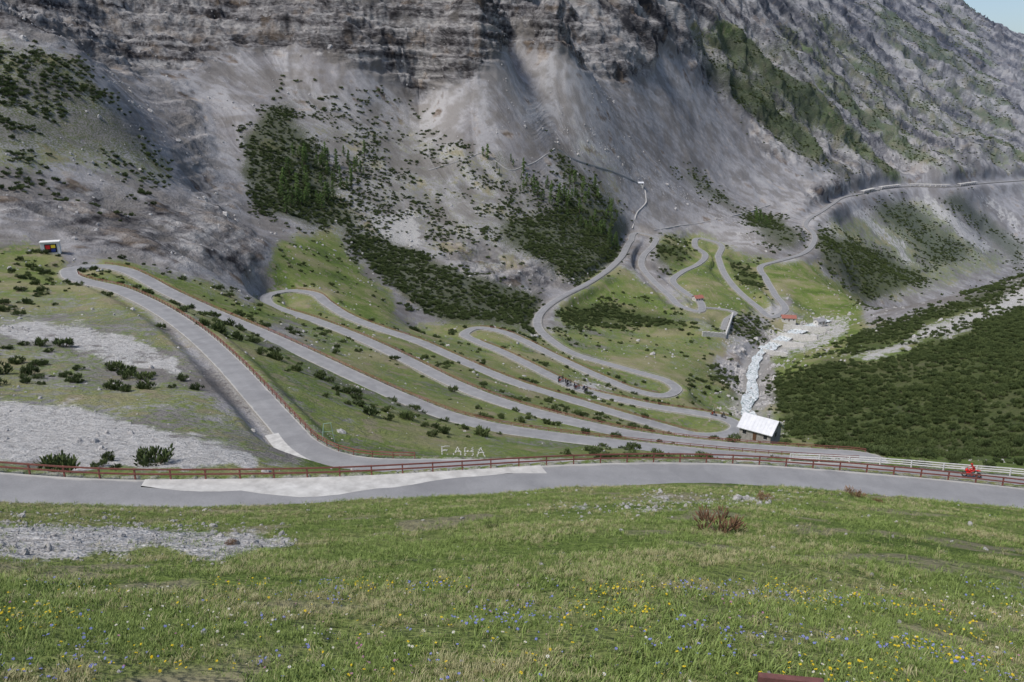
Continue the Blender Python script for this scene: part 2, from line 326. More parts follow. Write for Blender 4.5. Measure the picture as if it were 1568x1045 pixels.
def simple(name,c1,c2=None,sc=6,rough=.8,bump=0,metal=0,bs=20):
    m,nt,b=mat(name); h=NT(nt); co=h.coord()
    c2=c2 or tuple(x*.65 for x in c1)
    nz=h.noise(co,sc,4,.65); nt.links.new(h.ramp(nz,[(.3,c2),(.7,c1)]),b.inputs['Base Color']); b.inputs['Roughness'].default_value=rough; b.inputs['Metallic'].default_value=metal
    if bump: nt.links.new(h.bump(h.noise(co,bs,3),.6,bump),b.inputs['Normal'])
    return m
# terrain
mt,nt,b=mat('alpine_ground'); h=NT(nt); co=h.coord()
A1=h.attr('cover'); g,r,w=h.sep(A1.outputs['Color'])[:3]; sh=A1.outputs['Alpha']; A2=h.attr('cover2'); e1,haze_f,fl=h.sep(A2.outputs['Color'])[:3]
A3=h.attr('tone'); nm,rkf,nq=h.sep(A3.outputs['Color'])[:3]
nf=h.noise(co,.9,4,.7); nv=h.noise(co,9,4,.7); rn=h.noise(h.mapv(co,(.16,.16,.42)),1,5,.7)
mixn=h.math('MULTIPLY_ADD',nm,.55,h.math('MULTIPLY',nf,.45))
sf=h.math('MULTIPLY_ADD',fl,.62,h.math('MULTIPLY',nm,.20)); sf=h.math('MULTIPLY_ADD',nf,.18,sf)
scree=h.ramp(sf,[(.28,(.135,.128,.128)),(.42,(.225,.217,.218)),(.54,(.295,.287,.288)),(.70,(.385,.376,.374))])
scree=h.mix(h.math('MULTIPLY',h.ramp(nm,[(.36,(1,1,1)),(.54,(0,0,0))]),.5),scree,(.155,.138,.115))
scree=h.mix(h.math('MULTIPLY',h.ramp(nf,[(.34,(1,1,1)),(.42,(0,0,0))]),.4),scree,(.10,.09,.09))
rkx=h.math('MULTIPLY_ADD',h.math('SUBTRACT',rn,.5),.75,rkf)
rock=h.ramp(rkx,[(.26,(.032,.030,.032)),(.38,(.088,.083,.084)),(.48,(.175,.167,.166)),(.58,(.27,.26,.256)),(.74,(.43,.415,.40))])
rock=h.mix(h.math('MULTIPLY',h.ramp(nm,[(.58,(0,0,0)),(.74,(1,1,1))]),.4),rock,(.27,.205,.145))
col=h.mix(h.fac(r,nm,3),scree,rock)
gn=h.math('MULTIPLY_ADD',nv,.4,h.math('MULTIPLY',mixn,.6))
grass=h.ramp(gn,[(.36,(.060,.092,.022)),(.46,(.118,.165,.040)),(.54,(.180,.228,.066)),(.64,(.29,.29,.135))])
dryg=h.ramp(gn,[(.36,(.085,.086,.038)),(.5,(.170,.168,.075)),(.64,(.29,.27,.16))])
grass=h.mix(h.ramp(nm,[(.40,(0,0,0)),(.72,(1,1,1))]),grass,dryg)
grass=h.mix(h.math('MULTIPLY',h.ramp(nq,[(.60,(0,0,0)),(.72,(1,1,1))]),.6),grass,(.26,.215,.165))
gf=h.fac(g,h.math('MULTIPLY_ADD',nf,.5,h.math('MULTIPLY',h.math('MULTIPLY_ADD',nm,.5,h.math('MULTIPLY',nq,.5)),.5)),4)
col=h.mix(gf,col,grass)
wn=h.ramp(h.math('MULTIPLY_ADD',nv,.7,h.math('MULTIPLY',nf,.3)),[(.38,(.18,.17,.155)),(.5,(.40,.39,.375)),(.60,(.64,.63,.61))])
wf=h.fac(w,h.math('MULTIPLY_ADD',nq,.35,h.math('MULTIPLY_ADD',nv,.25,h.math('MULTIPLY_ADD',fl,.2,h.math('MULTIPLY',nf,.20)))),5,-.08); col=h.mix(wf,col,wn)
col=h.mix(h.math('MULTIPLY',h.fac(sh,nf,3),.8),col,h.ramp(nf,[(.35,(.028,.040,.015)),(.65,(.078,.092,.038))]))
col=h.mix(h.math('MULTIPLY',h.fac(e1,nf,3),.8),col,h.ramp(nv,[(.35,(.20,.19,.17)),(.65,(.41,.40,.38))]))
col=h.mix(h.math('MULTIPLY',haze_f,.36),col,(.15,.185,.26))  # aerial haze painted into the base colour: blue tint growing with distance
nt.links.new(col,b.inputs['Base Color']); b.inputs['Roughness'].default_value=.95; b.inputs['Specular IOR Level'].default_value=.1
bmp=h.bump(h.math('MULTIPLY',rn,r),.9,7.0); bmp=h.bump(h.math('MULTIPLY_ADD',nv,.09,nf),.9,.7,bmp)
nt.links.new(bmp,b.inputs['Normal']); ground_mat=mt
# ------------------------------------------------------------------ terrain mesh
def gridmesh(name,P,mat_):
    a,c=P.shape[:2]; me=bpy.data.meshes.new(name)
    idx=np.arange(a*c).reshape(a,c); q=np.stack([idx[:-1,:-1],idx[:-1,1:],idx[1:,1:],idx[1:,:-1]],-1).reshape(-1,4)[:,::-1]
    me.vertices.add(a*c); me.vertices.foreach_set('co',P.astype(np.float32).ravel())
    me.loops.add(q.size); me.loops.foreach_set('vertex_index',q.astype(np.int32).ravel())
    me.polygons.add(len(q)); me.polygons.foreach_set('loop_start',np.arange(0,q.size,4,dtype=np.int32)); me.polygons.foreach_set('use_smooth',np.ones(len(q),bool))
    me.update(calc_edges=True); me.materials.append(mat_)
    ob=bpy.data.objects.new(name,me); bpy.context.scene.collection.objects.link(ob); return ob
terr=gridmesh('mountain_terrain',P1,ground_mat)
def setcol(me,nm,arr):
    at=me.attributes.new(nm,'FLOAT_COLOR','POINT'); at.data.foreach_set('color',arr.astype(np.float32).ravel())
setcol(terr.data,'cover',np.stack([mG,mR,mW,mS],-1))
edge=np.where(KIND==1,np.exp(-np.clip(E-.3,0,50)/1.0),0)*.75+np.where(KIND==2,np.exp(-np.clip(E,0,80)/6),0)*1.0
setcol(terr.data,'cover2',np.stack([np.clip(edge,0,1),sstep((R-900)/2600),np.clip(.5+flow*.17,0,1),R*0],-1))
nq_=np.clip(.5+.3*fbm(x/3.2,y/3.2,z/3.2,4,.6),0,1)
setcol(terr.data,'tone',np.stack([tone,rk,nq_,R*0],-1))
U1,V1=proj(P1)
def site(u,v,tol=3.0):
    d=(U1-u)**2+(V1-v)**2; m=d<tol*tol
    if m.any():
        rr=np.where(m,R,1e9); k=np.argmin(rr)
    else: k=np.argmin(d)
    return P1.reshape(-1,3)[k].copy()
print('terrain',time.time()-T0)
# ------------------------------------------------------------------ generic mesh builder
class MB:
    def __init__(s): s.v=[];s.f=[];s.m=[]
    def add(s,v,f,m=0):
        o=len(s.v); s.v+= [tuple(p) for p in v]; s.f+=[tuple(i+o for i in q) for q in f]; s.m+=[m]*len(f)
    def box(s,c,sz,m=0,rz=0,taper=1):
        hx,hy,hz=[k/2 for k in sz]; R_=Matrix.Rotation(rz,3,'Z'); vs=[]
        for k,t in((-hz,1),(hz,taper)):
            for a,b_ in((-1,-1),(1,-1),(1,1),(-1,1)): vs.append(Vector(c)+R_@Vector((a*hx*t,b_*hy*t,k)))
        s.add(vs,[(3,2,1,0),(4,5,6,7),(0,1,5,4),(1,2,6,5),(2,3,7,6),(3,0,4,7)],m)
    def cyl(s,p0,p1,r0,r1=None,m=0,n=8):
        r1=r0 if r1 is None else r1; p0=Vector(p0);p1=Vector(p1); d=(p1-p0).normalized(); a=d.orthogonal().normalized(); b_=d.cross(a)
        vs=[p0+(a*math.cos(2*math.pi*i/n)+b_*math.sin(2*math.pi*i/n))*r0 for i in range(n)]+[p1+(a*math.cos(2*math.pi*i/n)+b_*math.sin(2*math.pi*i/n))*r1 for i in range(n)]
        s.add(vs,[(i,(i+1)%n,n+(i+1)%n,n+i) for i in range(n)]+[tuple(range(n))[::-1],tuple(range(n,2*n))],m)
    def ell(s,c,r,m=0,n=10,k=6,jit=0):
        vs=[];fs=[]
        for j in range(k+1):
            ph=math.pi*j/k
            for i in range(n):
                th=2*math.pi*i/n; q_=1+jit*(random.random()-.5)
                vs.append((c[0]+r[0]*q_*math.sin(ph)*math.cos(th),c[1]+r[1]*q_*math.sin(ph)*math.sin(th),c[2]+r[2]*q_*math.cos(ph)))
        for j in range(k):
            for i in range(n): fs.append((j*n+i,(j+1)*n+i,(j+1)*n+(i+1)%n,j*n+(i+1)%n))
        s.add(vs,fs,m)
    def torus(s,c,R_,r,m=0,n=18,k=6):
        vs=[];fs=[]
        for i in range(n):
            a=2*math.pi*i/n
            for j in range(k):
                b_=2*math.pi*j/k; q_=R_+r*math.cos(b_); vs.append((c[0]+q_*math.cos(a),c[1]+r*math.sin(b_),c[2]+q_*math.sin(a)))
        for i in range(n):
            for j in range(k): fs.append((i*k+j,((i+1)%n)*k+j,((i+1)%n)*k+(j+1)%k,i*k+(j+1)%k))
        s.add(vs,fs,m)
    def obj(s,name,mats,parent=None,smooth=False,loc=None,rz=0,link=True):
        me=bpy.data.meshes.new(name); me.from_pydata(s.v,[],s.f)
        for m_ in mats: me.materials.append(m_)
        me.polygons.foreach_set('material_index',s.m)
        if smooth: me.polygons.foreach_set('use_smooth',[True]*len(s.f))
        me.update(); o=bpy.data.objects.new(name,me)
        if link: bpy.context.scene.collection.objects.link(o)
        if parent: o.parent=parent
        if loc is not None: o.location=loc
        o.rotation_euler[2]=rz
        return o
def empty(name,loc,rz=0,sc=1):
    o=bpy.data.objects.new(name,None); bpy.context.scene.collection.objects.link(o); o.location=loc; o.rotation_euler[2]=rz; o.scale=(sc,)*3; return o
# ------------------------------------------------------------------ roads
def frame(P):
    t=np.gradient(P[:,:2],axis=0); t/=np.linalg.norm(t,axis=1,keepdims=True)+1e-9; return np.stack([-t[:,1],t[:,0]],1)
ma,nt,b=mat('asphalt'); h=NT(nt); co=h.coord(); lat=h.attr('lat').outputs['Fac']
nn=h.noise(co,.35,6,.65); n2=h.noise(co,9,4,.7); al=h.math('ABSOLUTE',lat)
c=h.ramp(nn,[(.3,(.20,.20,.204)),(.5,(.248,.248,.251)),(.7,(.295,.294,.296))])
c=h.mix(.22,c,h.ramp(n2,[(.3,(.15,.15,.15)),(.7,(.40,.40,.40))]))
c=h.mix(h.ramp(h.math('MULTIPLY_ADD',h.math('SUBTRACT',nn,.5),.25,al),[(.88,(0,0,0)),(.96,(1,1,1))]),c,(.42,.41,.38))
pv=h.ramp(h.noise(co,.08,2,.5),[(.60,(0,0,0)),(.605,(1,1,1))]); c=h.mix(h.math('MULTIPLY',pv,.25),c,(.17,.17,.175))
trk=h.ramp(h.math('ABSOLUTE',h.math('SUBTRACT',al,.42)),[(.05,(1,1,1)),(.3,(0,0,0))]); c=h.mix(h.math('MULTIPLY',trk,.13),c,(.16,.16,.16))
nt.links.new(c,b.inputs['Base Color']); nt.links.new(h.bump(n2,.3,.02),b.inputs['Normal']); b.inputs['Roughness'].default_value=.8
stone=simple('masonry',(.38,.36,.33),(.19,.18,.17),1.2,.9,.05,bs=3)
conc=simple('concrete',(.60,.59,.56),(.38,.37,.35),.8,.85,.01,bs=12)
path_m=simple('gravel_path',(.42,.41,.395),(.31,.30,.285),.6,.95,.05,bs=3)
def ribbon(name,P,w,mats,skirt=1.3,off=0,l0=-1,l1=1,crown=.07,nl=6,jag=0):
    w=np.ones(len(P))*w
    Nn=frame(P); Ls=np.linspace(l0,l1,nl+1); rows=[];lat=[]
    jj=(vn(np.arange(len(P))*.12,np.zeros(len(P)),np.zeros(len(P)))+.5*vn(np.arange(len(P))*.6,np.zeros(len(P))+5,np.zeros(len(P))))*jag
    for k,l in enumerate(Ls):
        ll=l+ (jj if k==0 else 0)*np.ones(len(P))
        q=np.column_stack([P[:,:2]+Nn*(ll*w/2)[:,None],P[:,2]+off+crown*(1-np.abs(ll))]); rows.append(q); lat.append(ll)
    if skirt:
        a=rows[0].copy();a[:,2]-=skirt; c_=rows[-1].copy(); c_[:,2]-=skirt; rows=[a]+rows+[c_]; lat=[lat[0]]+lat+[lat[-1]]
    G_=np.stack(rows,1)[:,::-1]; ob=gridmesh(name,G_,mats[0]); me=ob.data
    if skirt:
        me.materials.append(mats[1]); nr=len(rows)-1; mi_=np.zeros((len(P)-1,nr),np.int32); mi_[:,0]=1; mi_[:,-1]=1; me.polygons.foreach_set('material_index',mi_.ravel())
        me.polygons.foreach_set('use_smooth',np.zeros(len(me.polygons),bool))
    at=me.attributes.new('lat','FLOAT','POINT'); at.data.foreach_set('value',np.stack(lat,1)[:,::-1].astype(np.float32).ravel())
    return ob
ribbon('upper_road',PA,WA,[ma,stone]); ribbon('hairpin_road',PM,WM,[ma,stone],1.6); ribbon('service_road',PS,WS,[ma,stone],1.0)
def sub(P,k,K,a,b_): return P[(k>=a)&(k<=b_)]
def kn(kA,K,u): return np.interp(u,[q_[0] for q_ in K],range(len(K)))
ribbon('concrete_apron',sub(PA,kA,KA,kn(kA,KA,195),kn(kA,KA,870)),7.8,[conc],0,.012,.50,1.02,nl=3,jag=.30)
i1=kpos(KM,560,714); i2=kpos(KM,435,652)
ribbon('concrete_apron',sub(PM,kM,KM,i1,i2-.2),5.2,[conc],0,.012,.45,1.35,crown=.03,nl=3,jag=.3)
# ------------------------------------------------------------------ guard rails
rust=simple('rusty_steel',(.27,.10,.08),(.16,.07,.055),5,.7); whitep=simple('white_paint',(.70,.70,.69),(.52,.52,.51),3,.6); galv=simple('weathered_steel',(.34,.33,.31),(.2,.18,.16),4,.6)
def rail(name,P,W_,side,mat_,posts=3.0,hts=(.45,.85),thick=.09):
    Nn=frame(P); Qp=np.column_stack([P[:,:2]+Nn*(side*(W_/2+.12))[:,None],P[:,2]]); mb=MB()
    s=np.r_[0,np.cumsum(np.linalg.norm(np.diff(Qp,axis=0),axis=1))]; n_=int(s[-1]/posts)
    ss=np.linspace(0,s[-1],n_+1); A=np.stack([np.interp(ss,s,Qp[:,c]) for c in range(3)],1)
    for p in A: mb.box((p[0],p[1],p[2]+max(hts)/2-.15),(.11,.11,max(hts)+.4))
    for i in range(len(A)-1):
        for hh in hts:
            a=Vector(A[i]);c_=Vector(A[i+1]); a.z+=hh;c_.z+=hh; d=(c_-a).normalized(); sd=d.cross(Vector((0,0,1))).normalized()*.03; upv=Vector((0,0,thick/2+.02)); o=sd*1.7
            vs=[a-sd-upv+o,a+sd-upv+o,a+sd+upv+o,a-sd+upv+o,c_-sd-upv+o,c_+sd-upv+o,c_+sd+upv+o,c_-sd+upv+o]
            mb.add(vs,[(0,1,5,4),(1,2,6,5),(2,3,7,6),(3,0,4,7),(3,2,1,0),(4,5,6,7)])
    return mb.obj(name,[mat_])
rail('guardrail',PA,WA,1,rust,2.6)
def railM(name,a,b_,side,m_,*ar):
    k=(kM>=kpos(KM,*a))&(kM<=kpos(KM,*b_)); rail(name,PM[k],WM[k],side,m_,*ar)
railM('guardrail',(640,716),(106,420),-1,rust)
railM('guardrail',(150,407),(1330,711),1,rust)
railM('guardrail',(1325,699),(430,474),-1,rust)
railM('guardrail',(445,445),(1070,667),1,rust)
railM('guardrail',(1110,641),(728,522),-1,rust)
railM('guardrail',(733,502),(1015,606),1,rust)
railM('guardrail',(1020,583),(965,370),-1,galv)
railM('white_railing',(1850,772),(1200,720),-1,whitep,3.2,(.35,.62,.9),.07)
railM('white_railing',(1100,696),(1280,709),-1,whitep,3.2,(.45,.85),.07)
# ------------------------------------------------------------------ draped paths
def path(name,pts,w):
    out=[]
    for i in range(len(pts)-1):
        for t in np.linspace(0,1,9)[:-1]:
            u=pts[i][0]*(1-t)+pts[i+1][0]*t; v=pts[i][1]*(1-t)+pts[i+1][1]*t; out.append(site(u,v,1.6))
    out=np.array(out); 
    for _ in range(3): out[1:-1]=(out[:-2]+2*out[1:-1]+out[2:])/4
    out[:,2]+=.25
    return ribbon(name,out,w,[path_m,path_m],1.5,crown=.1,nl=2)
path('gravel_track',[(968,350),(975,325),(990,310),(988,290),(975,278),(940,262),(880,245),(850,225)],2.6)
path('gravel_track',[(1000,352),(1040,345),(1090,338),(1140,325),(1185,312)],2.6)
path('gravel_track',[(850,228),(815,250),(780,262),(740,232),(700,248),(650,262)],1.6)
# ------------------------------------------------------------------ river
mr,nt,b=mat('white_water'); h=NT(nt); co=h.coord(); 
n1=h.noise(h.mapv(co,(1,.5,1)),.55,7,.75,1.5)
nt.links.new(h.ramp(n1,[(.36,(.10,.14,.13)),(.43,(.30,.37,.36)),(.48,(.74,.78,.78)),(.6,(.88,.90,.90))]),b.inputs['Base Color']); b.inputs['Roughness'].default_value=.35; nt.links.new(h.bump(n1,1,1.2),b.inputs['Normal'])
rv=PR.copy(); Nn=frame(rv); rows=[]
for l in np.linspace(-1,1,9):
    wd=3.3+1.3*vn(np.arange(len(rv))*.13,np.zeros(len(rv)),np.zeros(len(rv)))+2.0*(rv[:,2]<-185)
    q=np.column_stack([rv[:,:2]+Nn*(l*wd)[:,None],rv[:,2]+.1]); q[:,2]+=.55*vn(q[:,0]/1.8,q[:,1]/1.8,q[:,0]*0); rows.append(q)
gridmesh('river',np.stack(rows,1)[:,::-1],mr)
# ------------------------------------------------------------------ scatter via geometry nodes
def scatter(name,pts,rot,scl,src,parent=None):
    me=bpy.data.meshes.new(name); n_=len(pts); me.vertices.add(n_); me.vertices.foreach_set('co',np.asarray(pts,np.float32).ravel())
    a=me.attributes.new('rot','FLOAT_VECTOR','POINT'); a.data.foreach_set('vector',np.asarray(rot,np.float32).ravel())
    a=me.attributes.new('scl','FLOAT_VECTOR','POINT'); a.data.foreach_set('vector',np.asarray(scl,np.float32).ravel())
    ob=bpy.data.objects.new(name,me); bpy.context.scene.collection.objects.link(ob); ob.parent=parent
    ng=bpy.data.node_groups.new(name+'_scatter','GeometryNodeTree'); ng.interface.new_socket('Geometry',in_out='INPUT',socket_type='NodeSocketGeometry'); ng.interface.new_socket('Geometry',in_out='OUTPUT',socket_type='NodeSocketGeometry')
    N=ng.nodes; gi=N.new('NodeGroupInput');go=N.new('NodeGroupOutput'); oi=N.new('GeometryNodeObjectInfo'); oi.inputs['Object'].default_value=src; ip=N.new('GeometryNodeInstanceOnPoints'); mp=N.new('GeometryNodeMeshToPoints')
    r_=N.new('GeometryNodeInputNamedAttribute'); r_.data_type='FLOAT_VECTOR'; r_.inputs[0].default_value='rot'; s_=N.new('GeometryNodeInputNamedAttribute'); s_.data_type='FLOAT_VECTOR'; s_.inputs[0].default_value='scl'
    L=ng.links.new; L(gi.outputs[0],mp.inputs[0]); L(mp.outputs[0],ip.inputs['Points']); L(oi.outputs['Geometry'],ip.inputs['Instance']); L(r_.outputs[0],ip.inputs['Rotation']); L(s_.outputs[0],ip.inputs['Scale']); L(ip.outputs[0],go.inputs[0])
    md=ob.modifiers.new('scatter','NODES'); md.node_group=ng; return ob
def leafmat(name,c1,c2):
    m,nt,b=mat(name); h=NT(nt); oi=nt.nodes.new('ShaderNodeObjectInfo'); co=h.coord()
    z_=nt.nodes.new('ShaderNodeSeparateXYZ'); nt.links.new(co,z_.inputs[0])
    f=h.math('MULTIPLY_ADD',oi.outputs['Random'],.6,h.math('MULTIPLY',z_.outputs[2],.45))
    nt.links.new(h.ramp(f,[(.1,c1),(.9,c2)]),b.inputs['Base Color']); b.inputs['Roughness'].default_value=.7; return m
pine_m=leafmat('pine_needles',(.030,.050,.016),(.10,.132,.045)); larch_m=leafmat('larch_needles',(.055,.10,.028),(.14,.22,.06)); wood=simple('bark',(.12,.09,.07),(.06,.045,.035),8,.9)
dry_m=leafmat('dry_twigs',(.14,.075,.045),(.26,.165,.10))
def quad(mb,c,d,L,w,m):
    d=Vector(d).normalized(); s_=d.orthogonal().normalized(); s_.rotate(Matrix.Rotation(random.random()*6.28,3,d)); c=Vector(c)
    mb.add([c-s_*w*.35,c+s_*w*.35,c+d*L*.6+s_*w*.5,c+d*L,c+d*L*.6-s_*w*.5],[(0,1,2,3,4)],m)
def shrub(k,ncl=13,nt_=30,m=pine_m,q_=.085):
    random.seed(k); mb=MB()
    for i in range(ncl):
        a=random.random()*6.28; rr=math.sqrt(random.random())*.8; hgt=(.3+.6*random.random())*(1.15-rr*.6)
        cx,cy=rr*math.cos(a),rr*math.sin(a); mb.cyl((cx*.2,cy*.2,-.15),(cx,cy,hgt*.8),.03,.012,1,4)
        cr_=.19+.15*random.random()
        for j in range(nt_):
            v=Vector((random.gauss(0,1),random.gauss(0,1),random.gauss(0,1))).normalized()*(random.random()**.4)
            p=(cx+v.x*cr_,cy+v.y*cr_,max(-.05,hgt*.7+v.z*cr_*.9)); d=(v.x+cx*.4,v.y+cy*.4,v.z*.5+1.0)
            quad(mb,p,d,.15+.15*random.random(),q_,0)
    return mb.obj('shrub_src',[m,wood],link=False)
def larch(k):
    random.seed(k); mb=MB(); mb.cyl((0,0,-.3),(0.02,0,1.0),.03,.006,1,6)
    for i in range(40):
        z_=.12+.86*i/40; L=.24*(1-z_)**.8*(.6+.6*random.random())+.02; a=random.random()*6.28; tip=Vector((math.cos(a)*L,math.sin(a)*L,z_-.05*L)); mb.cyl((0,0,z_),tip,.006,.002,1,3)
        for j in range(12):
            t=random.random()**.7; p=Vector((0,0,z_)).lerp(tip,t)+Vector((random.gauss(0,.018),random.gauss(0,.018),random.gauss(0,.012)))
            quad(mb,p,(random.gauss(0,1),random.gauss(0,1),.5+random.random()),.05,.03,0)
    return mb.obj('larch_src',[larch_m,wood],link=False)
ok=(E>1.2)&(np.abs(TH)[:,None]<math.radians(47))&(R<4500)
Pf=P1.reshape(-1,3)
def pick(weight,count):
    w_=(weight*area*ok).ravel(); cw=np.cumsum(w_); return np.searchsorted(cw,rng.random(count)*cw[-1])
steep=sstep((N1[...,2]-.40)/.2)
patch=sstep((fbm(X/28,Y/28,Zt/28,3)+.35)*1.6)
dens=mS*patch*steep; dens=np.where(mS>.75,mS*steep*(.4+.6*patch),dens)
inview=(U1>-250)&(U1<1820)
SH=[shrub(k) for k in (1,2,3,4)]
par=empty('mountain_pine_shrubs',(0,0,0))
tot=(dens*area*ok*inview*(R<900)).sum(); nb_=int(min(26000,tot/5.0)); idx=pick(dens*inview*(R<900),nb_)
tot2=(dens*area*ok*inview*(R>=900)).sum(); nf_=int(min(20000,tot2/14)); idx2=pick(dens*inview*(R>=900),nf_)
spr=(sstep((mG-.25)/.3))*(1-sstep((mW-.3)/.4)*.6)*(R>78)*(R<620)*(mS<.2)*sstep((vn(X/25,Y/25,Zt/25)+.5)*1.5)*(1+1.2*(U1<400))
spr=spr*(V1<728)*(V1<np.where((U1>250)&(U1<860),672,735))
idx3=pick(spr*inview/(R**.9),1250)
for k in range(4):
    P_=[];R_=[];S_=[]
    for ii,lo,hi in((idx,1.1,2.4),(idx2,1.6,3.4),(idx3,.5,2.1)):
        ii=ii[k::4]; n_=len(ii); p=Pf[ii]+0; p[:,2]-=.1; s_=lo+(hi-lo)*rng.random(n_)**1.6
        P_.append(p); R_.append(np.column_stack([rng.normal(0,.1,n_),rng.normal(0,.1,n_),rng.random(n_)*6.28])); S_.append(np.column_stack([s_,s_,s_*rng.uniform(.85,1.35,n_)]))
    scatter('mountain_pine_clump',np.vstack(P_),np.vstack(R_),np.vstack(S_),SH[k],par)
lar=layer(0,[(1,[(415,290),(440,240),(480,230),(560,240),(555,290),(500,320),(440,330)]),(1,[(730,240),(770,245),(940,340),(950,390),(870,340),(780,290)]),(.5,[(860,270),(920,290),(960,360),(900,350)]),(.5,[(1160,320),(1180,350),(1170,360),(1150,340)])],0)
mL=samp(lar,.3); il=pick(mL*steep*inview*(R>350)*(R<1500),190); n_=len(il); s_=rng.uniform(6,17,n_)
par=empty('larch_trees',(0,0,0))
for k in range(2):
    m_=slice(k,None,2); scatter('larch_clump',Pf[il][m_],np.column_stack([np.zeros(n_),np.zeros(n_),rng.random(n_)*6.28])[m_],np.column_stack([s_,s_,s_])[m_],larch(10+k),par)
def boulder(k):
    random.seed(k); mb=MB(); mb.ell((0,0,0),(1,.8,.65),0,9,6,.45); return mb.obj('boulder_src',[simple('boulder_stone',(.50,.49,.475),(.28,.27,.265),2,.9,.05)],link=False)
par=empty('boulders',(0,0,0))
wb=(.25+mW*1.5+.5*(KIND==2)*np.exp(-np.clip(E,0,99)/7)*60)*(R>78)*(R<1300)*(mS<.7)*inview*sstep((fbm(X/12,Y/12,Zt/12,2)+.2)*2)/(R/200)
ib=pick(wb,7500); n_=len(ib); s_=np.exp(rng.normal(-1.35,.55,n_))*np.clip(R.ravel()[ib]/260,.5,2.3)
for k in range(3):
    scatter('boulder_field',Pf[ib][k::3],(rng.random((n_,3))*6.28)[k::3],(s_[:,None]*rng.uniform(.7,1.3,(n_,3)))[k::3],boulder(k+30),par)
rr_=rng.integers(0,len(PR),70); s_=rng.uniform(.4,1.2,70); pr_=PR[rr_]+np.column_stack([rng.uniform(-5,5,(70,2)),np.zeros(70)])
scatter('river_rocks',pr_,rng.random((70,3))*6.28,s_[:,None]*rng.uniform(.7,1.2,(70,3)),boulder(60),par)
# ------------------------------------------------------------------ foreground grass & flowers
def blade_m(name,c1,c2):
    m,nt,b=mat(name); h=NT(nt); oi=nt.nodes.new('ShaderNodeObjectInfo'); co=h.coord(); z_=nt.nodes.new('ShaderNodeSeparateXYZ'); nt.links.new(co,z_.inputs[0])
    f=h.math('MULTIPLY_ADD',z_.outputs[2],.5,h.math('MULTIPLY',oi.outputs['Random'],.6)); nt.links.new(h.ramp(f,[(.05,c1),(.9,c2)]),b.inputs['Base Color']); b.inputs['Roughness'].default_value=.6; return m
gm=blade_m('grass_blades',(.105,.160,.035),(.245,.315,.09)); gdm=blade_m('dry_grass_blades',(.21,.20,.085),(.43,.40,.23))
def tuft(k,m,nb_=20,hh=1,sp=.9,w_=.045):
    random.seed(k); mb=MB()
    for i in range(nb_):
        a=random.random()*6.28; r0=random.random()**.5*sp; L=hh*(.35+.65*random.random()); l=.35+.6*random.random()
        a0=random.random()*6.28
        b0=Vector((r0*math.cos(a0),r0*math.sin(a0),-.1)); d=Vector((math.cos(a)*l,math.sin(a)*l,0)); s_=Vector((-math.sin(a),math.cos(a),0))*w_
        p1=b0+d*.35*L+Vector((0,0,L*.6)); p2=b0+d*L+Vector((0,0,L))
        mb.add([b0-s_,b0+s_,p1+s_*.8,p1-s_*.8,p2],[(0,1,2,3),(3,2,4)],0)
    return mb.obj('tuft_src',[m],link=False)
par=empty('meadow_grass',(0,0,0))
fv=(V1>745)&(V1<1110)&(U1>-150)&(U1<1720)&(R<75)&(E>.4)
wg=fv*(1-.93*sstep((mW-.2)/.4))*(1-.8*sstep((nq_-.60)/.08))
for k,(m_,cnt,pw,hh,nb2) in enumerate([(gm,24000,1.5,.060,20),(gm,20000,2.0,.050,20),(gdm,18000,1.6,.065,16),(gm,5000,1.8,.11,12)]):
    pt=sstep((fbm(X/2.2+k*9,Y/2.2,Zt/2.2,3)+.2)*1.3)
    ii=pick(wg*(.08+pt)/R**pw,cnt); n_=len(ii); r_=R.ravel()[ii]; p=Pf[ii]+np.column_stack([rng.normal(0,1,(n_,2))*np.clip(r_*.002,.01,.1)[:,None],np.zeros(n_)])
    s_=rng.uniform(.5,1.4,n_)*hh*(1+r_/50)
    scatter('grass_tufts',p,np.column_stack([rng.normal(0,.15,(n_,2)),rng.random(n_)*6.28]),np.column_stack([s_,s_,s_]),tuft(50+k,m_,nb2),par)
def flower(k,c,up_):
    random.seed(k); mb=MB(); mb.cyl((0,0,-.3),(0,0,up_),.02,.015,1,4)
    for i in range(6):
        a=i*1.047; mb.add([(0,0,up_),(math.cos(a-.4)*.3,math.sin(a-.4)*.3,up_+.08),(math.cos(a)*.5,math.sin(a)*.5,up_+.02),(math.cos(a+.4)*.3,math.sin(a+.4)*.3,up_+.08)],[(0,1,2,3)],0)
    mb.ell((0,0,up_+.05),(.12,.12,.07),2,6,4)
    pm=simple('petal_%d'%k,c,tuple(x_*.8 for x_ in c),3,.6); return mb.obj('flower_src',[pm,gm,simple('pollen_%d'%k,(.7,.5,.05))],link=False)
par=empty('alpine_flowers',(0,0,0))
for k,(c,cnt,sz) in enumerate([((.80,.62,.02),1000,.034),((.20,.26,.75),900,.034),((.75,.75,.73),320,.034),((.45,.18,.42),160,.03)]):
    pt=sstep((fbm(X/1.6+k*31,Y/1.6,Zt/1.6,2)-.05)*2.2)+.06
    ii=pick(fv*(V1>895)*pt/R**1.0,cnt); n_=len(ii); s_=rng.uniform(.6,1.4,n_)*sz; p=Pf[ii]+np.column_stack([rng.normal(0,.05,(n_,2)),np.full(n_,.02)])
    scatter('flowers',p,np.column_stack([rng.normal(-.3,.25,(n_,1)),rng.normal(0,.25,(n_,1)),rng.random((n_,1))*6.28]),np.column_stack([s_,s_,s_*1.6]),flower(k,c,1.6),par)
par=empty('meadow_stones',(0,0,0)); ws=fv*(.05+mW*3)*(R>6)/R**1.2; ii=pick(ws,2200); n_=len(ii); s_=np.exp(rng.normal(-3.4,.5,n_))*np.clip(R.ravel()[ii]/20,.7,2)
